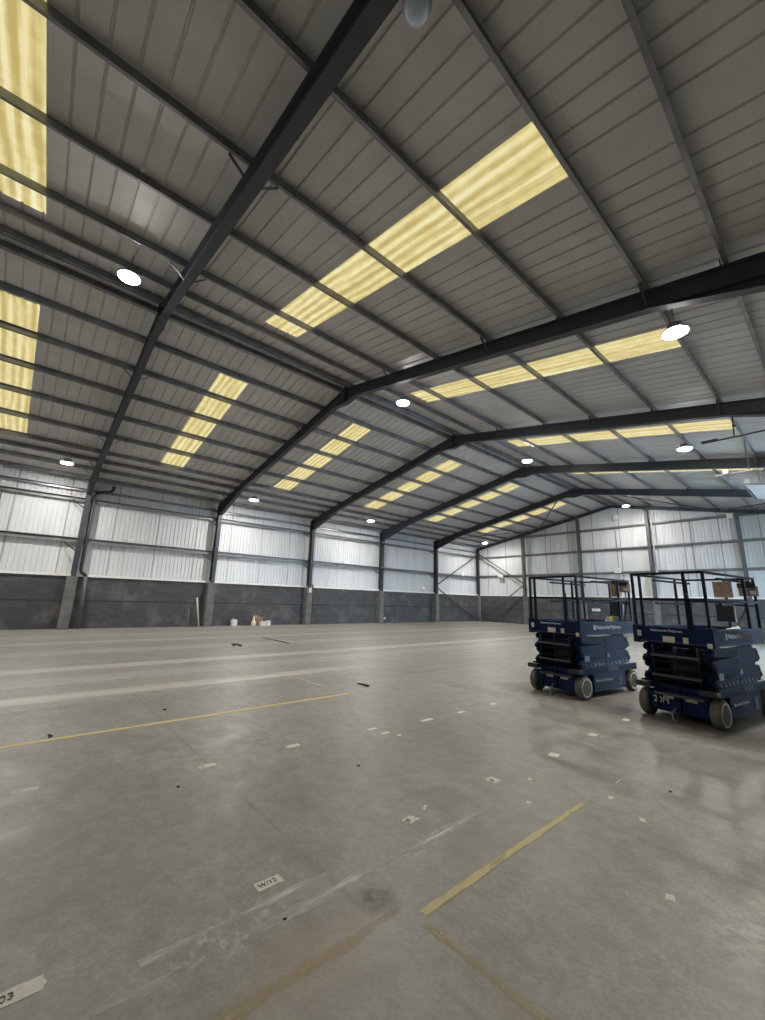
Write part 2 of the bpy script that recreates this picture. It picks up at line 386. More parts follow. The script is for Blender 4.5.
b = B().prism([(-.4, YB, 0), (XE+.15, YB, 0), (XE+.15, YB, RT(XE)+.3), (XR, YB, ZR+.3), (-.4, YB, RT(-.3)+.3)], (0, -.12, 0))
struct(b.build('wall_near', m_wall_x))
# right wall with one open doorway
DOORS = [(21.1, 24.15)]; DH = 5.3
b = B(); y = YB
for p, q in DOORS:
    b.box(XE, XE+.12, y, p, HB, RT(XE)+.25); b.box(XE, XE+.12, p, q, DH, RT(XE)+.25); y = q
b.box(XE, XE+.12, y, YG+.1, HB, RT(XE)+.25); struct(b.build('wall_right', m_wall_y))
b = B(); y = YB
for p, q in DOORS: b.box(XE-.12, XE+.12, y, p, 0, HB); y = q
b.box(XE-.12, XE+.12, y, YG-.22, 0, HB); struct(b.build('wall_right_lower', m_block_y))
# pale sill flashing on the blockwork
struct(B().box(-.26, .05, YB, YG-.24, HB, HB+.11).build('trim_1', m_ledge))
struct(B().box(.06, XE-.2, YG-.25, YG-.005, HB, HB+.11).build('trim_2', m_ledge))
# rendered piers round the column feet
for y in FY[:5]:
    p = B().box(-.03, .42, y-.24, y+.18, 0, HB-.01).build('pier', m_pier, o)
p = B().box(-.03, .20, YG-.52, YG-.22, 0, HB-.01).build('pier', m_pier, o)

# ------------------------------------------------------------------ portal frames
def frame_web(b, poly, y, t=.012): b.prism([(x, y-t/2, z) for x, z in poly], (0, t, 0))
def flange(b, p, q, y, wd=.19, th=.016):
    b.bar((p[0], y, p[1]), (q[0], y, q[1]), wd, th)
PX_L = [12.42, 11.10, 9.60, 8.05, 6.47, 4.86, 3.30, 2.40, 1.45, .35]
PX_R = [12.94, 13.95, 15.27, 17.2, 19.02, 20.85, 22.5, 23.65, 25.0, 26.4]
D = .40
ordinals = ['nearest', 'second', 'third', 'fourth', 'fifth']
for i, y in enumerate(FY[:5]):
    f = empty('portal_frame', (0, 0, 0))
    tag(f, f'dark steel portal frame with left column, haunches and both rafters, {ordinals[i]} from the camera', 'portal frame', 'steel portal frames')
    f.location = (XR, y, 0)
    def P(b, name, m_=m_steel):
        o = b.build(name, m_, f); o.location = (-XR, -y, 0); return o
    # columns
    for (xa, xb, ztop, ybase) in ((.0, .38, RT(.2)-.1, HB-.01), (XE-.55, XE-.15, RT(XE-.35)-.1, 0)):
        b = B(); z0 = ybase if xa < 1 else 0
        b.box(xa, xa+.018, y-.1, y+.1, z0, ztop); b.box(xb-.018, xb, y-.1, y+.1, z0, ztop); b.box(xa+.018, xb-.018, y-.006, y+.006, z0, ztop)
        b.box(xa+.018, xb-.018, y-.09, y+.09, ztop-.8, ztop-.785)
        P(b, 'column')
    # rafters
    for s, xe in ((-1, .0), (1, XE-.15)):
        b = B(); poly = [(xe, RT(xe)), (XR, ZR), (XR, ZR-D), (xe, RT(xe)-D)]
        frame_web(b, poly, y); flange(b, (xe, RT(xe)-.008), (XR, ZR-.008), y); flange(b, (xe, RT(xe)-D+.008), (XR, ZR-D+.008), y)
        P(b, 'rafter')
        # eaves haunch
        xh = 3.0 if s < 0 else 22.6; hd = .42 if s < 0 else .62
        b = B(); frame_web(b, [(xe, RT(xe)-D-hd), (xe, RT(xe)-D), (xh, RT(xh)-D)], y, .012); flange(b, (xe, RT(xe)-D-hd), (xh, RT(xh)-D), y)
        P(b, 'eaves_haunch')
    b = B(); hw = .62
    frame_web(b, [(XR-hw, RT(XR-hw)-D), (XR-.1, ZR-D-.2), (XR+.1, ZR-D-.2), (XR+hw, RT(XR+hw)-D), (XR, ZR-D)], y, .014)
    flange(b, (XR-hw, RT(XR-hw)-D), (XR-.1, ZR-D-.2), y); flange(b, (XR+hw, RT(XR+hw)-D), (XR+.1, ZR-D-.2), y); flange(b, (XR-.1, ZR-D-.2), (XR+.1, ZR-D-.2), y)
    b.box(XR-.022, XR+.022, y-.11, y+.11, ZR-D-.22, ZR+.06)
    P(b, 'apex_haunch')
    # purlin cleats and fly braces
    for px in PX_L[1:]+PX_R[1:]:
        b = B(); sgn = -1 if px < XR else 1
        b.box(px-sgn*.045-.006, px-sgn*.045+.006, y-.07, y+.07, RT(px)-.0, RT(px)+.15)
        P(b, 'purlin_cleat')
    for px in (9.60, 4.86, 2.40, 1.45, 15.27, 19.02, 22.5):
        for e in (-1, 1):
            b = B(); b.bar((px, y+e*.02, RT(px)-D+.06), (px, y+e*.40, RT(px)-.012), .012, .05, (1, 0, 0)); P(b, 'fly_brace')
    # wall-girt braces
    for z in (4.0, 6.08):
        b = B(); b.bar((.36, y-.11, z-.42), (-.04, y-.58, z-.02), .012, .05); P(b, 'girt_brace')

# gable frame
yg = FY[5]
g = empty('portal_frame', (XR, yg, 0)); tag(g, 'slender dark rafters and corner column against the far gable wall', 'portal frame', 'steel portal frames')
def P(b, name, m_=m_steel):
    o = b.build(name, m_, g); o.location = (-XR, -yg, 0); return o
for s, xe in ((-1, -.05), (1, XE-.15)):
    b = B(); d = .24
    frame_web(b, [(xe, RT(xe)), (XR, ZR), (XR, ZR-d), (xe, RT(xe)-d)], yg); flange(b, (xe, RT(xe)-.008), (XR, ZR-.008), yg, .15); flange(b, (xe, RT(xe)-d+.008), (XR, ZR-d+.008), yg, .15)
    P(b, 'rafter')
b = B(); b.box(-.05, -.035, yg-.14, yg+.08, HB, RT(0)-.1); b.box(.17, .185, yg-.14, yg+.08, HB, RT(0)-.1); b.box(-.035, .17, yg-.04, yg-.028, HB, RT(0)-.1); P(b, 'column')
b = B(); b.box(XE-.4, XE-.15, yg-.1, yg+.08, 0, RT(XE)-.1); P(b, 'column')
for i, x in enumerate((5.01, 10.02, 15.02, 20.03)):
    b = B(); zt = RT(x)-.25; z0 = HB-.01 if i < 3 else 0
    b.box(x-.1, x+.1, yg-.14, yg-.126, z0, zt); b.box(x-.1, x+.1, yg+.08, yg+.094, z0, zt); b.box(x-.006, x+.006, yg-.126, yg+.08, z0, zt)
    q = b.build('gable_post', m_post); tag(q, ['grey steel gable post nearest the left corner of the far wall', 'grey steel gable post left of the ridge on the far wall', 'grey steel gable post just right of the ridge on the far wall', 'grey steel gable post furthest right on the far wall'][i], 'gable post', 'gable posts')
    if i < 3: struct(B().box(x-.22, x+.22, YG-.34, YG-.22, 0, HB-.01).build('pier', m_pier, o2)); 

# ------------------------------------------------------------------ purlins (each runs the length of the shed)
def zed(b, c, along, outv, upv, L, h, fl=.065, t=.009):
    c, A, O_, U = Vector(c), Vector(along), Vector(outv), Vector(upv)
    prof = [(0, 0), (fl, 0), (fl, .016), (fl-t, .016), (fl-t, t), (t, t), (t, h), (-fl+t, h), (-fl+t, h-.016), (-fl+t-t, h-.016), (-fl+t-t, h+0), (-fl+t-t, h+t), (t, h+t)][:0] or \
           [(0, 0), (fl, 0), (fl, t), (t, t), (t, h), (t-fl, h), (t-fl, h-t), (0, h-t)]
    b.prism([c + O_*p + U*q for p, q in prof], A*L)
sn = [None, 'second', 'third', 'fourth', 'fifth', 'sixth', 'seventh', 'eighth', 'ninth', 'tenth']
for side, PX in (('left', PX_L), ('right', PX_R)):
    for i, x in enumerate(PX):
        sg = -1 if side == 'left' else 1
        ov = Vector((sg*1.0, 0, -SL)).normalized(); uv = Vector((SL*sg, 0, 1.0)).normalized()
        b = B(); zed(b, (x, YB+.02, RT(x)+.003), (0, 1, 0), ov, uv, YG-YB-.06, PUR-.012)
        if i == 0:   # doubled deep ridge purlin
            zed(b, (x-sg*.015, YB+.02, RT(x)-.02), (0, 1, 0), -ov, uv, YG-YB-.06, PUR, .05)
        q = b.build('purlin', m_purlin)
        lab = f'steel roof purlin lying closest to the ridge on the {side} slope' if i == 0 else f'steel roof purlin, {sn[i]} down from the ridge on the {side} slope'
        if i == 9: lab = f'steel roof purlin lying lowest beside the {side} eaves'
        tag(q, lab, 'purlin', f'purlins of the {side} roof slope')
# eaves beam and girts on the left wall
for z, h, lab in ((6.62, .14, 'dark steel eaves rail along the top of the left wall'), (6.12, .20, 'galvanised upper girt along the left wall'), (4.12, .24, 'galvanised middle girt along the left wall')):
    b = B(); zed(b, (-.25+.0, YB+.02, z), (0, 1, 0), (0, 0, 1), (1, 0, 0), YG-YB-.04, .20, h*.5)
    b.box(-.25, -.06, YB+.02, YG-.02, z+h*.5-.006, z+h*.5+.004)
    q = b.build('wall_girt', m_girt if z < 6.5 else m_purlin); tag(q, lab, 'girt', 'girts of the left wall')
for z, x0, x1, lab in ((4.25, -.05, XE-.2, 'lowest horizontal girt across the far gable wall'), (6.05, -.05, XE-.2, 'second horizontal girt across the far gable wall'), (7.72, 4.2, 21.2, 'uppermost horizontal girt across the far gable wall')):
    b = B(); b.box(x0, x1, YG-.19, YG-.005, z-.008, z+.004); b.box(x0, x1, YG-.19, YG-.182, z+.004, z+.08); b.box(x0, x1, YG-.014, YG-.006, z-.1, z-.008)
    q = b.build('wall_girt', m_girt); tag(q, lab, 'girt', 'girts of the far gable wall')
# thin vertical liner joints / sag rods on walls
for k_, (y0, z0, z1) in enumerate(((-1.45, HB+.09, 6.1),)):
    q = B().bar((-.19, y0, z0), (-.19, y0, z1), .06, .03, (1, 0, 0)).build('vertical_rail', m_girt); tag(q, 'rusty vertical rail on the left wall at the photo edge, left of the nearest column', 'rail')
for x, ztop in ((7.5, 7.7), (12.75, 7.7), (17.5, 7.7)):
    q = B().tube([(x, YG-.1, HB+.09), (x, YG-.1, ztop)], .02, 6).build('sag_rod', m_girt)
    tag(q, {7.5: 'thin vertical rod on far wall left of the gable post before the ridge', 12.75: 'thin vertical rod on far wall under the ridge', 17.5: 'thin vertical rod on far wall between the two right gable posts'}[x], 'rod', 'sag rods of the far wall')

# wind bracing at the far corner
def brace(name, p, q, lab, r=.055, m_=m_post, grp='corner wind braces'):
    o = B().tube([p, q], r, 10).build(name, m_); tag(o, lab, 'brace', grp); return o
XB = .12
brace('wind_brace', (XB, FY[4]+.2, 3.15), (XB, FY[5]-.2, 6.35), 'diagonal brace rising to the far left corner top, on the left wall')
brace('wind_brace', (XB, FY[4]+.2, 2.95), (XB, FY[5]-.45, .12), 'diagonal brace falling to the far left corner floor, on the left wall')
brace('wind_brace', (.15, yg-.19, 6.5), (4.95, yg-.19, 3.55), 'diagonal brace falling from the far left corner top, on the gable wall')
brace("wind_brace", (.32, yg-.38, .055), (4.95, yg-.19, 3.3), 'diagonal brace rising from the far left corner floor, on the gable wall')
for i, (x0, x1) in enumerate(((1.2, 6.2), (11.6, 6.75), (13.8, 18.9), (24.4, 19.3))):
    za, zb = RT(x0)-.12, RT(x1)-.12
    brace('roof_brace', (x0, FY[4]+.2, za), (x1, FY[5]-.15, zb), ['roof brace tube in the last bay near the left eaves', 'roof brace tube in the last bay left of the ridge', 'roof brace tube in the last bay right of the ridge', 'roof brace tube in the last bay near the right eaves'][i], .04, m_post, 'roof braces of the last bay')

# ------------------------------------------------------------------ high-bay lamps
def high_bay(x, y, z=None):
    zs = RT(x)
    z = zs-.42 if z is None else z
    L = empty('high_bay_light', (x, y, z))
    B().lathe([(.05, .13), (.13, .12), (.19, .05), (.24, .02), (.24, -.01), (.222, -.012)], n=24).build('housing', m_lampbody, L)
    b = B()
    for j in range(12):
        a = 2*PI*j/12; b.bar((.05*math.cos(a), .05*math.sin(a), .155), (.12*math.cos(a), .12*math.sin(a), .155), .008, .07)
    b.build('heat_sink', m_lampbody, L)
    B().lathe([(.22, -.012), (.20, -.030), (.13, -.044), (.02, -.050)], n=24).build('lens', m_lens, L)
    b = B().tube([(0, 0, .12), (0, 0, zs-z+PUR-.02)], .010, 6); b.build('hanger_rod', m_lampbody, L)
    return L
lamps = [(14.42, .65, 'lit high-bay lamp right of the ridge, in the nearest bay'), (2.67, .52, 'lit high-bay lamp above the left wall, in the nearest bay'), (14.47, 9.3, 'lit high-bay lamp right of the ridge, just past the second frame'),
         (22.68, 9.02, 'lit high-bay lamp over the right roof slope, just past the second frame'), (2.5, 9.08, 'lit high-bay lamp above the left wall, past the second frame'), (14.41, 18.04, 'lit high-bay lamp right of the ridge, just past the third frame'),
         (20.95, 17.5, 'lit high-bay lamp over the right roof slope, just past the third frame'), (2.67, 17.6, 'lit high-bay lamp above the left wall, past the third frame'), (14.5, 31.3, 'lit high-bay lamp right of the ridge, against the far gable'),
         (2.61, 31.25, 'lit high-bay lamp above the braced far left corner')]
for x, y, lab in lamps: tag(high_bay(x, y), lab, 'ceiling lamp', 'lit high-bay lamps')
# unlit lamp under the nearest frame, close overhead
L = empty('high_bay_light', (22.545, 1.73, 6.72)); tag(L, 'unlit lamp with dusty glass dome under the nearest rafter, close overhead', 'ceiling lamp')
B().lathe([(.03, .26), (.08, .25), (.10, .12), (.125, .05), (.13, .0), (.12, -.005)], n=24).build('housing', m_pipe, L)
B().lathe([(.112, 0), (.115, -.03), (.10, -.085), (.06, -.12), (.01, -.132)], n=24).build('glass_dome', m_glass, L)
B().lathe([(.128, .012), (.134, .0), (.128, -.012), (.112, -.012), (.112, .012)], n=24).build('rim', m_lampbody, L)
B().tube([(0, 0, .24), (0, 0, .44)], .012, 6).build('hanger_rod', m_pipe, L)

# ------------------------------------------------------------------ sectional doors lifted under the roof on the right
for i, (p, q) in enumerate(DOORS):
    Dn = empty('sectional_door', (XE, (p+q)/2, 0)); cy = (p+q)/2
    tag(Dn, 'overhead sectional door raised flat under the roof at the right edge, pale panels catching daylight', 'door')
    xe = XE-21.95
    def tz(x): return 5.55 - SL*x                      # tracks follow the roof pitch
    for s, yy in ((-1, p-cy), (1, q-cy)):
        b = B(); b.bar((-.5, yy+s*.05, tz(-.5)), (-xe, yy+s*.05, tz(-xe)), .04, .05); b.bar((-.5, yy+s*.05, tz(-.5)+.10), (-xe+.7, yy+s*.05, tz(-xe+.7)+.10), .03, .03)
        b.bar((-.16, yy+s*.05, 0), (-.16, yy+s*.05, 5.2), .05, .05); b.bar((-.16, yy+s*.05, 5.2), (-.5, yy+s*.05, tz(-.5)), .05, .05)
        b.build('track', m_galv, Dn)
        for xh in (XE-XE+22.5-XE, 23.65-XE):
            B().bar((xh, yy+s*.05, tz(xh)), (xh, yy+s*.05, RT(XE+xh)-.004), .035, .035, (1, 0, 0)).build('hanger', m_galv, Dn)
    B().tube([(-.3, p-cy, tz(0)+.32), (-.3, q-cy, tz(0)+.32)], .05, 10).build('spring_shaft', m_steel, Dn)
    B().bar((-xe, p-cy-.05, tz(-xe)+.02), (-xe, q-cy+.05, tz(-xe)+.02), .05, .05).build('end_bar', m_galv, Dn)
    B().box(-xe+.05, -xe+.2, p-cy+.3, p-cy+.5, tz(-xe)+.06, tz(-xe)+.26).build('limit_box', m_white, Dn)
    n = 7; pw = 5.06/n
    for j in range(n):
        x1 = -.5-pw*j; x0 = x1-pw+.012
        B().prism([(x0, p-cy+.02, tz(x0)-.03), (x1, p-cy+.02, tz(x1)-.03), (x1, p-cy+.02, tz(x1)+.012), (x0, p-cy+.02, tz(x0)+.012)], (0, q-p-.04, 0)).build('panel', m_doorpanel, Dn)

# service pipes hung near the roof on the right
t = empty('service_pipe', (22.0, 14.22, 6.42)); tag(t, 'dark straight pipe hung below the third rafter at the right edge', 'pipe')
B().tube([(0, 0, 0), (5.4, 0, 0)], .024, 10).build('pipe', m_steel, t); B().box(-.02, .36, -.03, .03, .015, .06).build('bracket', m_steel, t)
B().bar((.72, 0, .03), (.74, .18, .80), .03, .03, (1, 0, 0)).build('hanger', m_steel, t); B().box(.70, .77, .1, .17, .34, .40).build('clamp', m_steel, t)
t = empty('service_pipe', (21.56, 18.38, 6.48)); tag(t, 'pale conduit with white junction box at the right edge, before the raised door', 'pipe')
B().tube([(0, 0, 0), (4.6, 0, 0)], .018, 10).build('pipe', m_galv, t); B().box(.24, .38, -.06, .06, .015, .15).build('junction_box', m_white, t, bevel=.01)
for xh in (.94, 2.09): B().bar((xh, 0, .03), (xh, 0, RT(21.56+xh)-6.48+.0), .03, .03, (1, 0, 0)).build('hanger', m_steel, t)

# ------------------------------------------------------------------ downpipes
dp = empty('downpipe', (.5, FY[0]+.3, 0)); tag(dp, 'dark downpipe with swan neck down the nearest left column', 'downpipe', 'rainwater downpipes')
def D_(b, n, m_):
    o = b.build(n, m_, dp); o.location = (-.5, -FY[0]-.3, 0)
y = FY[0]
D_(B().tube([(.15, y+.98, 7.0), (.15, y+.96, 6.80), (.18, y+.88, 6.68), (.22, y+.55, 6.60), (.24, y+.30, 6.5), (.26, y+.22, 6.3), (.26, y+.24, 2.75), (.28, y+.28, 2.6), (.34, y+.42, 2.5), (.35, y+.48, 2.4)], .075, 10), 'upper_pipe', m_pipe)
D_(B().tube([(.35, y+.48, 2.42), (.33, y+.5, 1.4), (.30, y+.52, .02)], .08, 12), 'lower_pipe', m_greypipe)
dp = empty('downpipe', (.4, FY[2]+.3, 0)); tag(dp, 'short black downpipe beside the pier of the third column', 'downpipe', 'rainwater downpipes')
y = FY[2]
for (pts, r, nm, m_) in (([(-.0, y+.24, 2.52), (.1, y+.26, 2.60), (.2, y+.28, 2.58), (.24, y+.29, 2.46), (.24, y+.29, .02)], .05, 'pipe', m_pipe),):
    o = B().tube(pts, r, 10).build(nm, m_, dp); o.location = (-.4, -FY[2]-.3, 0)

# ------------------------------------------------------------------ small fittings on the walls
def wall_box(name, loc, sz, lab, cat, m_=m_white, grp=None):
    t = empty(name, loc); tag(t, lab, cat, grp)
    sx, sy, sz_ = sz
    B().box(-sx/2, sx/2, -sy/2, sy/2, -sz_/2, sz_/2).build('case', m_, t, bevel=.012)
    B().box(-sx/2-.006, sx/2+.006, -sy/2-.006, sy/2+.006, -.012, .0).build('seam', m_dooredge, t)
    return t
wall_box('alarm_box', (.0, 3.8, 4.34), (.12, .36, .20), 'white box on the left wall girt between the two nearest columns', 'box', grp='white boxes on the wall girts')
wall_box('alarm_box', (.0, 17.5, 4.34), (.12, .30, .22), 'white box on the left wall girt between the third and fourth columns', 'box', grp='white boxes on the wall girts')
wall_box('alarm_box', (.0, 31.24, 4.34), (.12, .36, .26), 'white box on the left wall girt inside the corner bracing', 'box', grp='white boxes on the wall girts')
wall_box('alarm_box', (2.58, yg+.02, 4.22), (.5, .12, .26), 'white box on the gable girt inside the corner bracing', 'box', grp='white boxes on the wall girts')
wall_box('alarm_box', (12.72, yg+.02, 4.4), (.42, .12, .36), 'white box on the lowest gable girt under the ridge', 'box', grp='white boxes on the wall girts')
wall_box('alarm_box', (19.75, yg-.25, 7.6), (.34, .2, .30), 'white box high beside the right gable post', 'box', grp='white boxes on the wall girts')
wall_box('alarm_box', (12.97, yg+.0, 8.5), (.32, .14, .36), 'white box high on the gable wall just below the ridge', 'box', grp='white boxes on the wall girts')
wall_box('wall_tag', (.44, FY[2]-.02, 2.22), (.03, .18, .3), 'small white tag at the head of the third pier', 'sign')
wall_box('socket_box', (.02, FY[3]+.6, .35), (.1, .16, .16), 'small pale socket low on blockwork by the fourth pier', 'socket')
t = empty('alarm_sounder', (-.1, 25.99, 2.75)); tag(t, 'round white sounder above the blockwork sill, before the fifth column', 'alarm')
B().lathe([(.01, .17), (.17, .15), (.21, .05), (.21, 0)], (-.1, 0, 0), 'x', 20).build('cover', m_white, t)
B().box(-.15, -.09, -.12, .12, -.12, .12).build('back_plate', m_dooredge, t)
for z, lab in ((6.04, 'small grey bracket lamp high on the fourth column'), (4.1, 'small grey bracket lamp midway up the fourth column')):
    t = empty('bracket_lamp', (.40, FY[3]-.1, z)); tag(t, lab, 'lamp', 'bracket lamps on the fourth column')
    B().bar((0, 0, 0), (.35, -.25, .06), .03, .03).build('arm', m_girt, t); B().box(.25, .5, -.42, -.16, .03, .10).build('head', m_girt, t, bevel=.01)

t = empty('wall_sign', (10.9, YG-.225, 1.44)); tag(t, 'white three-part notice on the gable blockwork, seen through the left lift rails', 'sign')
for i_ in range(3): B().box(-.30+.21*i_, -.12+.21*i_, -.012, 0, -.10, .10).build('notice', m_white, t)
t = empty('conduit', (15.29, FY[5]-.02, 4.3)); tag(t, 'thin white conduit running down beside the gable post right of the ridge', 'conduit')
B().tube([(0, 0, 0), (0, 0, 4.3)], .035, 8).build('pipe', m_white, t); B().box(-.06, .06, -.05, .05, -.12, .02).build('box_end', m_white, t)

# ------------------------------------------------------------------ things by the left wall
def prop(name, b, m_, loc, lab, cat, grp=None, rz=0, bevel=0):
    o = b.build(name, m_, None, loc, bevel); o.rotation_euler = (0, 0, rz); tag(o, lab, cat, grp); return o
prop('pole', B().tube([(.05, 0, .0), (-.28, -.17, 1.55)], .05, 12), m_rag, (.46, 7.53, 0), 'thick pale pole leaning against the second pier', 'pole')
prop('pole', B().tube([(0, 0, 0), (-.26, -.03, .95)], .022, 10), m_galv, (.36, 7.05, 0), 'thin short rod leaning on blockwork left of the pale pole', 'pole')
j = empty('jerrycan', (.30, 9.53, 0), .1); tag(j, 'translucent white jerrycan standing alone by the blockwork', 'jerrycan')
B().box(-.13, .13, -.16, .16, 0, .36).build('body', m_white, j, bevel=.03)
B().lathe([(.035, .36), (.035, .44), (.03, .45)], (0, .05, 0), n=14).build('cap', m_greypipe, j)
B().tube([(0, -.10, .35), (0, -.10, .41), (0, -.02, .42), (0, .0, .36)], .016, 8).build('handle', m_white, j)
j = empty('plastic_bottle', (.55, 10.62, 0)); tag(j, 'cream plastic bottle at the left end of the box pile', 'bottle')
B().lathe([(.14, 0), (.15, .03), (.15, .18), (.12, .26), (.075, .32), (.075, .42), (.08, .46)], n=20).build('body', m_cream, j)
B().lathe([(.06, .46), (.06, .52), (.055, .53)], n=16).build('cap', m_white, j)
def carton(name, loc, sx, sy, sz, m_, lab, rz):
    c = empty(name, loc, rz); tag(c, lab, 'box', 'boxes by the left wall')
    B().box(-sx/2, sx/2, -sy/2, sy/2, 0, sz).build('body', m_, c, bevel=.006)
    b = B(); b.bar((sx/2, -sy/2+.01, sz), (sx/2+.1, -sy/2+.01, sz-.03), .004, .004) if False else None
    b.box(-sx/2-.002, sx/2+.002, -.03, .03, sz-.06, sz+.003); b.build('tape', m_paper, c)
    return c
carton('carton', (.34, 10.98, 0), .38, .44, .50, m_card, 'tall open brown cardboard box behind the white boxes', .1)
c = kids(bpy.data.objects['carton'])[0].parent
b = B(); b.hexa([(-.19, -.22, .5), (-.185, -.22, .5), (-.185, .2, .5), (-.19, .2, .5), (-.24, -.22, .58), (-.235, -.22, .58), (-.235, .2, .58), (-.24, .2, .58)]); b.build('flap', m_card, c)
b = B(); b.hexa([(.185, -.2, .5), (.19, -.2, .5), (.19, .22, .5), (.185, .22, .5), (.25, -.2, .56), (.255, -.2, .56), (.255, .22, .56), (.25, .22, .56)]); b.build('flap', m_card, c)
carton('carton', (.72, 11.12, 0), .26, .34, .27, m_white, 'low white box in front of the brown cardboard box', .05)
carton('carton', (.62, 11.52, 0), .24, .22, .30, m_white, 'small white box at the right end of the box pile', -.1)

# ------------------------------------------------------------------ debris on the floor
prop('rod', B().tube([(0, 0, .02), (1.25, -.06, .02), (2.5, -.13, .02)], .018, 8), m_wood, (7.5, 7.99, 0), 'long dark rod lying on the floor in front of the boxes', 'rod')
b = B(); b.tube([(-.4, -.05, .03), (-.1, .02, .05), (.35, .0, .03)], [.012, .026, .012], 8); b.tube([(-.1, .02, .05), (.05, -.16, .04), (.2, -.2, .02)], [.024, .026, .01], 8); b.tube([(.0, .0, .05), (.15, .12, .03)], [.03, .015], 8)
prop('twisted_strap', b, m_twig, (9.8, 5.95, 0), 'dark twisted scrap lying on the floor left of the long rod', 'scrap')
b = B(); b.tube([(-.18, 0, .015), (0, .03, .02), (.2, -.01, .015)], [.01, .02, .01], 6); b.tube([(0, .03, .02), (.1, .1, .012)], [.015, .008], 6)
prop('twisted_strap', b, m_twig, (17.45, 5.5, 0), 'small dark scrap just past the far end of the yellow line', 'scrap')
b = B()
for k_ in range(4): b.box(-.06+.035*k_, -.04+.035*k_+.01*(k_ % 2), -.01+.012*(k_ % 3), .01+.012*(k_ % 3), 0, .012)
prop('scrap_crumbs', b, m_twig, (17.7, .52, 0), 'dark crumbs beside the yellow line at the left edge', 'scrap')
for x, y, s_, lab in ((17.2, 1.9, .05, 'dark fleck on the floor above the yellow line'), (20.0, 1.35, .03, 'dark fleck left of the far tape row'), (22.0, 1.36, .022, 'black fleck on the white scrape mark'),
                   (20.6, 2.95, .03, 'dark fleck among the mid floor tape labels'), (22.86, 4.95, .03, 'dark fleck right of the yellow dash'), (23.24, 1.6, .02, 'black fleck by the faded cross line at the bottom')):
    s_ *= .55; b = B(); b.lathe([(s_, 0), (s_*.9, s_*.35), (s_*.4, s_*.5), (.002, s_*.55)], n=7); prop('fleck', b, m_twig, (x, y, 0), lab, 'fleck', 'dark flecks on the floor')

# ------------------------------------------------------------------ painted lines on the floor
def strip(name, x0, x1, y0, y1, m_, lab, grp=None):
    o = B().box(x0, x1, y0, y1, .0005, .002).build(name, m_); tag(o, lab, 'floor marking', grp); return o
strip('painted_line', 17.81, 17.90, -4.5, 4.85, m_yellowl, 'long thin yellow line across the middle of the floor', 'yellow floor lines')
strip('painted_line', 22.405, 22.47, 1.98, 4.02, m_yellow, 'short yellow dash in the right foreground', 'yellow floor lines')
strip('painted_line', 22.28, 22.39, -.6, 1.95, m_yellowf, 'faded yellow line running off the bottom edge', 'yellow floor lines')
strip('painted_line', 22.50, 23.5, 1.90, 1.97, m_yellowx, 'faded yellow cross line at the bottom right', 'yellow floor lines')
strip('painted_line', 13.8, 15.2, 4.70, 4.76, m_whitex, 'short thin white cross line near the end of the pale floor band', 'white cross lines')
strip('painted_line', 16.05, 17.05, 4.77, 4.83, m_whitex, 'short thin white cross line meeting the far end of the yellow line', 'white cross lines')
strip('scrape_mark', 21.91, 22.03, -.3, 3.35, m_whitef, 'long white scrape mark crossing the foreground', 'white scrape marks')
strip('scrape_mark', 21.78, 21.87, .7, 1.75, m_whitef, 'short white scrape left of the long scrape mark', 'white scrape marks')
strip('scrape_mark', 22.44, 22.48, 4.7, 6.0, m_whitef, 'broken white scrape continuing past the yellow dash', 'white scrape marks')

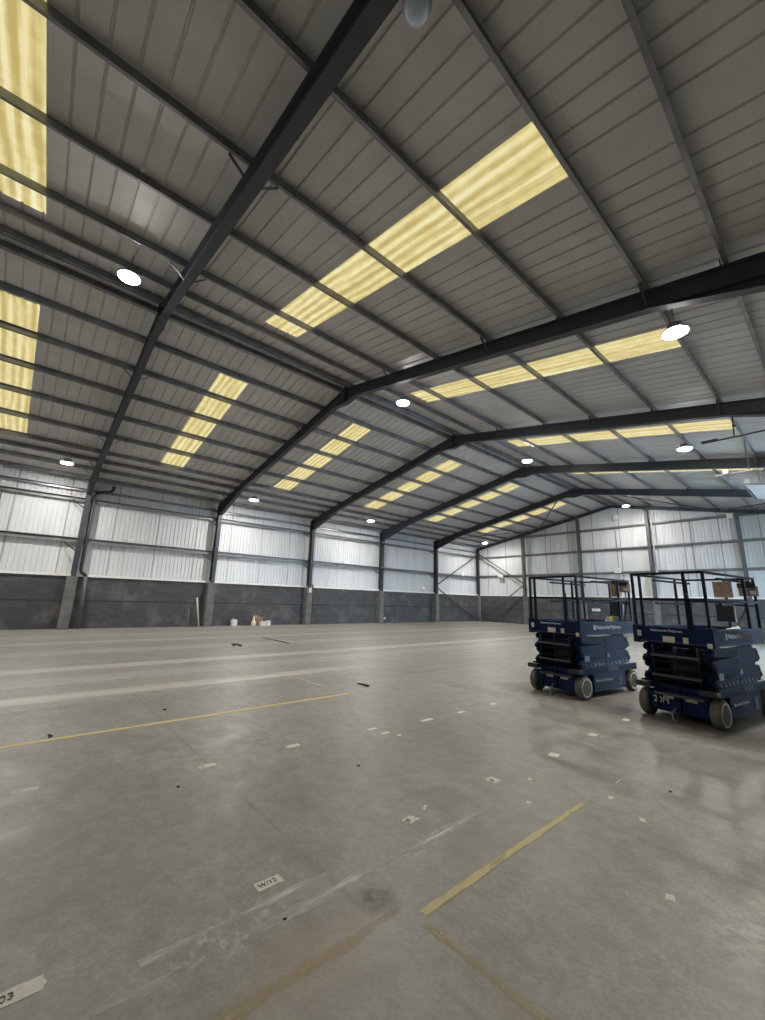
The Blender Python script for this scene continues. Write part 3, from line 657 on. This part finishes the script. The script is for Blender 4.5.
# ------------------------------------------------------------------ paper labels stuck on the floor
def ragged(b, sx, sy, seed, z=.0012, rag=.08):
    r = random.Random(seed); pts = []
    for (ax, ay), (bx, by) in (((-1, -1), (1, -1)), ((1, -1), (1, 1)), ((1, 1), (-1, 1)), ((-1, 1), (-1, -1))):
        for t in (0, .2, .4, .6, .8):
            x = ax+(bx-ax)*t + r.uniform(-rag, rag); y = ay+(by-ay)*t + r.uniform(-rag, rag); pts.append((x*sx/2, y*sy/2, 0.0005))
    b.prism(pts, (0, 0, z)); return b
lab_data = [  # x, y, size x, size y, angle, rag, pen marks, label
    (21.68, 1.42, .115, .235, .0, .03, 'W/12', 'clean paper label with pen marks in the left foreground'),
    (21.66, .24, .13, .34, .0, .12, 'D/03', 'torn paper label at the bottom left corner'),
    (19.29, .30, .10, .24, .0, .06, '///', 'paper label at the left edge of the floor'),
    (19.68, 1.71, .12, .24, .0, .05, '///', 'paper label in the far row, beside the floor joint'),
    (19.68, 2.69, .12, .24, .0, .06, '', 'paper label in the far row, second along from the left edge label'),
    (21.69, 2.62, .13, .16, .3, .30, '///', 'torn and crumpled label beyond the white scrape'),
    (21.67, 3.80, .16, .17, .1, .10, '///', 'squarish label alone in the middle of the near row'),
    (19.87, 4.79, .10, .34, .0, .06, '', 'long narrow label in the middle of the far row'),
    (19.73, 3.86, .09, .20, .0, .15, '', 'upper one of the small cluster of three labels'),
    (19.96, 3.89, .09, .20, .0, .18, '', 'middle one of the small cluster of three labels'),
    (20.13, 3.98, .08, .09, .2, .20, '', 'lowest scrap of the small cluster of three labels'),
    (19.89, 5.57, .11, .22, .0, .15, '', 'small label second from the far end of the far row'),
    (19.88, 6.46, .10, .22, .0, .15, '', 'faint label at the far end of the far row'),
    (21.71, 4.97, .15, .18, .2, .15, '', 'ragged label in the near row right of the square one'),
    (21.67, 6.14, .13, .18, .1, .15, '', 'ragged label in the near row second from the lifts'),
    (21.67, 7.35, .13, .22, .1, .15, '', 'faint label closest to the right lift'),
    (21.88, 4.12, .05, .07, .4, .3, '', 'tiny paper scrap right of the square label'),
    (22.13, 3.66, .05, .06, .1, .3, '', 'tiny paper scrap above the yellow dash, left side'),
    (22.55, 4.35, .05, .10, .1, .3, '', 'thin scrap just beyond the tip of the yellow dash'),
    (22.87, 4.14, .06, .09, .5, .25, '', 'small scrap on bare floor right of the yellow dash'),
    (23.29, 3.24, .07, .09, .3, .25, '', 'small paper scrap in the right foreground'),
    (23.72, 2.34, .03, .05, .3, .25, '', 'tiny scrap lowest in the right foreground'),
    (21.63, 2.86, .03, .12, .5, .25, '', 'thin paper strip beside the crumpled label')]
for i, (x, y, sx, sy, a, rag, pen, lab) in enumerate(lab_data):
    t = empty('floor_label', (x, y, 0), a); tag(t, lab, 'label', 'paper labels stuck on the floor')
    sx *= .70; sy *= .70
    ragged(B(), sx, sy, 100+i, .0012, rag).build('paper', m_paper, t)
    if pen: text('handwriting', pen, sx*.62, m_ink, t, (0, -sy*.40, .0035), (0, 0, PI/2), 1.0)

# ------------------------------------------------------------------ scissor lifts
def make_lift():
    R = empty('scissor_lift')
    # chassis
    b = B(); b.box(-.40, .40, -.98, 1.05, .11, .42); b.box(-.53, .53, -.60, .60, .10, .42); b.box(-.42, .42, -1.0, -.98, .13, .40)
    ch = b.build('chassis', m_navy, R, bevel=.008)
    b = B(); b.box(.531, .536, .30, .44, .16, .34); b.build('pothole_slot', m_black, ch)
    text('lettering', 'Nationwide Platforms', .072, m_print, ch, (.5345, -.52, .30), (PI/2, 0, PI/2), .95)
    b = B(); b.box(-.20, -.06, -1.006, -1.001, .31, .37); b.box(.10, .26, -1.006, -1.001, .31, .37); b.build('data_plate', m_sticker, ch)
    # deck tray on the chassis
    b = B(); b.box(-.54, .54, -.97, 1.08, .435, .50); b.box(.50, .54, -.97, 1.08, .42, .55); b.box(-.54, -.50, -.97, 1.08, .42, .55)
    tr = b.build('chassis_tray', m_navy, R, bevel=.006)
    B().box(.541, .546, -.97, 1.08, .535, .552).build('edge_strip', mat_edge, tr)
    text('lettering', 'SKYJACK', .085, m_printgrey, tr, (.543, -.05, .482), (PI/2, 0, PI/2), 1.15)
    for sx in (-1, 1):
        b = B(); b.box(sx*.34, sx*.56, -1.12, -.97, .45, .53); b.build('corner_bumper', m_black, tr, bevel=.008)
    b = B()
    for k_ in range(11): b.hexa([(.46, -.78+.155*k_, .56), (.505, -.78+.155*k_, .56), (.505, -.70+.155*k_, .56), (.46, -.70+.155*k_, .56), (.46, -.80+.155*k_, .615), (.495, -.80+.155*k_, .615), (.495, -.74+.155*k_, .615), (.46, -.74+.155*k_, .615)])
    b.box(.40, .46, -.85, .95, .55, .63); b.build('guide_rail', m_lug, tr)
    # wheels
    for sx in (-1, 1):
        for sy in (-1, 1):
            W = empty('wheel', (sx*.49, sy*.885, .205)); W.parent = R
            B().lathe([(.115, -.068), (.185, -.068), (.203, -.052), (.205, -.03), (.205, .03), (.203, .052), (.185, .068), (.115, .068)], axis='x', n=28).build('tyre', m_tyre, W)
            B().lathe([(.085, .034*sx), (.115, .040*sx), (.145, .072*sx), (.168, .071*sx), (.168, .0)], axis='x', n=28).build('hub', m_hub, W)
            B().lathe([(.02, .060*sx), (.045, .058*sx), (.055, .032*sx), (.10, .030*sx), (.10, .0)], axis='x', n=24).build('axle_cap', m_rim, W)
            b = B()
            for q in range(5):
                a = 2*PI*q/5; b.lathe([(.011, .03*sx), (.011, .046*sx), (.004, .05*sx)], (0, .075*math.cos(a), .075*math.sin(a)), 'x', 8)
            b.build('wheel_nuts', m_black, W)
    # folded scissor stack: crossed arms, each a bar of its own
    lv = .135; z0 = .60
    for sx in (-1, 1):
        for k_ in range(4):
            for inner in (0, 1):
                up_ = (k_ % 2 == 0) ^ (inner == 1); za = z0+lv*k_+(.0 if up_ else .055); zb = z0+lv*k_+(.055 if up_ else .0)
                x = sx*(.47-.06*inner); h = .069; L_ = .93 - .05*(k_ % 2)
                prof = [(-L_, za-h*.55), (-L_+.10, za-h), (L_-.10, zb-h), (L_, zb-h*.55), (L_+.03, zb+.012), (L_-.03, zb+h), (-L_+.03, za+h), (-L_-.03, za+.012)]
                b = B().prism([(x-.022, yy, zz) for yy, zz in prof], (.044, 0, 0)); arm = b.build('scissor_arm', m_navy, R, bevel=.004)
                if inner == 0:
                    for (yy, zz) in ((-L_+.05, za), (L_-.05, zb), (0, (za+zb)/2)): B().lathe([(.026, 0), (.026, .014), (.01, .018)], (x+sx*.022 if sx > 0 else x-.04, yy, zz), 'x', 12).build('pivot_pin', m_black, arm)
    for k_ in range(5):
        for yy in (-.84, .84):
            z = z0-.02+lv*k_; B().tube([(-.43, yy, z), (.43, yy, z)], .026, 10).build('cross_tube', m_navyd, R)
    b = B(); b.box(-.20, .20, -.70, .70, .56, 1.02); b.build('hydraulic_ram', m_black, R, bevel=.02)
    B().box(.494, .499, -.78, -.62, .66, .76).build('warning_sticker', m_printgrey, R); B().box(.494, .499, .02, .12, .70, .77).build('warning_sticker', m_printgrey, R)
    # access ladder on the near end
    ld = B(); ld.tube([(-.26, -1.06, .16), (-.26, -1.06, 1.12)], .018, 8); ld.tube([(.06, -1.06, .16), (.06, -1.06, 1.12)], .018, 8); ld.tube([(.36, -1.04, .5), (.36, -1.04, 1.12)], .018, 8)
    lo = ld.build('ladder', m_navyd, R)
    for z in (.38, .66, .96): B().box(-.30, .38, -1.09, -1.03, z-.016, z+.016).build('rung', m_deck, lo)
    b = B(); b.tube([(-.02, -1.05, .2), (-.05, -1.12, .12), (-.03, -1.16, .05), (.02, -1.15, .012)], .012, 8); b.build('earth_strap', m_galv, R)
    # platform
    pa = -.97; pb = 1.10; px = .53
    b = B(); b.box(-px, px, pa, pb, 1.15, 1.215)
    pf = b.build('platform_deck', m_deck, R)
    for (x0, x1, y0, y1) in ((px-.02, px+.005, pa, pb), (-px-.005, -px+.02, pa, pb), (-px, px, pa-.012, pa+.012), (-px, px, pb-.012, pb+.012)):
        B().box(x0, x1, y0, y1, 1.16, 1.40).build('toe_board', m_navy, R, bevel=.004)
    b = B()
    for z in (1.165, 1.39): b.bar((px+.008, pa, z), (px+.008, pb, z), .016, .03); b.bar((-px-.008, pa, z), (-px-.008, pb, z), .016, .03)
    b.bar((-px, pa-.016, 1.165), (px, pa-.016, 1.165), .016, .03)
    b.build('platform_lip', mat_edge, R)
    for sx in (-1, 1): B().box(sx*px-.05, sx*px+.05, pa-.03, pa+.14, 1.13, 1.42).build('corner_plate', m_navy, R, bevel=.006)
    for q in ((-.12, .05, pa-.030, pa-.018, 1.17, 1.26), (.17, .24, pa-.030, pa-.018, 1.17, 1.26), (-.50, -.44, pa-.04, pa-.031, 1.24, 1.33), (.49, .55, pa-.04, pa-.031, 1.13, 1.20)):
        B().box(*q).build('safety_sticker', m_sticker, R)
    text('lettering', 'Nationwide Platforms', .108, m_print, R, (px+.007, -.36, 1.29), (PI/2, 0, PI/2), .98)
    B().box(px+.0055, px+.0085, -.46, -.39, 1.245, 1.335).build('emblem', m_print, R)
    text('lettering', 'Nationwide Platforms', .055, m_print, R, (-.30, pa-.014, 1.345), (PI/2, 0, 0), .95)
    # guard rails
    def rail(name, segs, parent=R, w_=.036, m_=m_navyd):
        b = B()
        for p, q in segs: b.bar(p, q, w_, w_)
        return b.build(name, m_, parent)
    zt, zm = 2.27, 1.85
    for sx in (-1, 1):
        x = sx*px
        rail('top_rail', [((x, pa, zt), (x, pb, zt))]); rail('mid_rail', [((x, pa, zm), (x, pb, zm))])
        for yy in (pa+.02, .62, pb-.02): rail('guard_post', [((x, yy, 1.38), (x, yy, zt))])
        rail('slide_rail', [((x-sx*.05, -.3, zt-.07), (x-sx*.05, pb, zt-.07)), ((x-sx*.05, -.3, zm-.06), (x-sx*.05, pb, zm-.06))])
    rail('top_rail', [((-px, pb, zt), (px, pb, zt))]); rail('mid_rail', [((-px, pb, zm), (px, pb, zm))])
    rail('top_rail', [((-px, pa, zt), (px, pa, zt))])
    gt = rail('gate', [((-.36, pa, zm), (px, pa, zm)), ((-.40, pa, 1.40), (-.40, pa, zt)), ((.27, pa, 1.40), (.27, pa, zt)), ((.31, pa, 1.40), (.31, pa, zm)), ((-px, pa, zm), (-.38, pa, zm))])
    B().box(.26, .30, pa-.03, pa+.03, 1.86, 1.95).build('latch', m_black, gt)
    rail('guard_post', [((.1, pb, 1.38), (.1, pb, zt))])
    return R
mat_edge = mat('worn_blue_edge', (.018, .034, .08), .6, 0, .4, 9, spec=.2)
m_lug = mat('dark_steel_lugs', (.035, .045, .075), .45, .2, .4, 9)
def control_box(R, x, z, y, brown=True):
    cb = B().box(x-.12, x+.12, y-.10, y+.06, z-.09, z+.09).build('control_box', m_wood if brown else m_greypipe, R, bevel=.01)
    B().box(x-.13, x+.13, y-.11, y-.07, z+.05, z+.14).build('control_panel', m_black, cb, bevel=.01)
    B().tube([(x+.03, y-.05, z+.13), (x+.03, y-.05, z+.19)], [.012, .02], 10).build('joystick', m_black, cb)
    B().box(x+.05, x+.12, y-.113, y-.10, z-.06, z+.0).build('switch_plate', m_rag, cb)
    return cb
A1, A2 = math.radians(-7.5), math.radians(-9.5)
lift1 = make_lift(); lift1.location = (20.31, 9.17, 0); lift1.rotation_euler = (0, 0, A1)
tag(lift1, 'navy blue scissor lift standing left of the other, fully inside the photo', 'scissor lift', 'scissor lifts')
lift2 = copy_tree(lift1); lift2.location = (22.40, 8.96, 0); lift2.rotation_euler = (0, 0, A2)
tag(lift2, 'navy blue scissor lift at the right edge with white painted mark on its chassis', 'scissor lift', 'scissor lifts')
# left lift cargo
control_box(lift1, .44, 2.12, 1.06)
B().box(.16, .34, 1.02, 1.075, 1.93, 2.23).build('manual_board', m_wood, lift1)
B().box(.14, .40, 1.0, 1.075, 1.50, 1.82).build('document_box', m_black, lift1, bevel=.01)
B().tube([(.5, .99, 2.04), (.52, .97, 1.8), (.46, .95, 1.5), (.40, .93, 1.22)], .014, 8).build('control_cable', m_black, lift1)
# right lift
B().box(-.06, .22, 1.02, 1.075, 1.93, 2.23).build('manual_board', m_wood, lift2)
B().box(-.06, .22, 1.0, 1.075, 1.49, 1.83).build('document_box', m_black, lift2, bevel=.01)
control_box(lift2, .46, 2.05, 1.06)
B().tube([(.42, .97, 1.97), (.40, .93, 1.7), (.30, .88, 1.5), (.30, .72, 1.38), (.42, .7, 1.3), (.5, .6, 1.26)], .014, 8).build('control_cable', m_black, lift2)
text('painted_mark', '20M', .13, m_print, lift2, (-.36, -1.003, .27), (PI/2, 0, 0), 1.0)
def blob(name, m_, loc, sx, sy, sz, seed, lab, cat):
    bm = bmesh.new(); bmesh.ops.create_icosphere(bm, subdivisions=4, radius=1.0); r = random.Random(seed); ph = [r.uniform(0, 6.28) for _ in range(6)]
    for v in bm.verts:
        n = .10*math.sin(3*v.co.x+ph[0])*math.cos(4*v.co.y+ph[1])+.07*math.sin(6*v.co.y+ph[2]+3*v.co.z)+.05*math.sin(9*v.co.x+ph[3]+7*v.co.y)
        v.co = Vector((v.co.x*sx*(1+n), v.co.y*sy*(1+n), max(0, (v.co.z+.35)*sz*(1+n))))
    for f in bm.faces: f.smooth = True
    me = bpy.data.meshes.new(name); bm.to_mesh(me); bm.free(); me.materials.append(m_)
    o = bpy.data.objects.new(name, me); C.objects.link(o); o.location = loc; tag(o, lab, cat); return o
def onlift(L, x, y, z):
    a = L.rotation_euler.z; c, s = math.cos(a), math.sin(a); return (L.location.x+x*c-y*s, L.location.y+x*s+y*c, z)
blob('sack', m_rag, onlift(lift2, .32, .62, 1.216), .13, .30, .15, 3, 'pale crumpled sack lying on the deck of the right lift', 'sack')
blob('cloth', m_hivis, onlift(lift1, .30, .70, 1.216),   .09, .09, .20, 5, 'yellow cloth heaped on the deck of the left lift', 'cloth')
blob('cloth', m_rag, onlift(lift1, .36, .45, 1.216), .07, .14, .19, 8, 'pale crumpled cloth on the deck of the left lift', 'cloth')
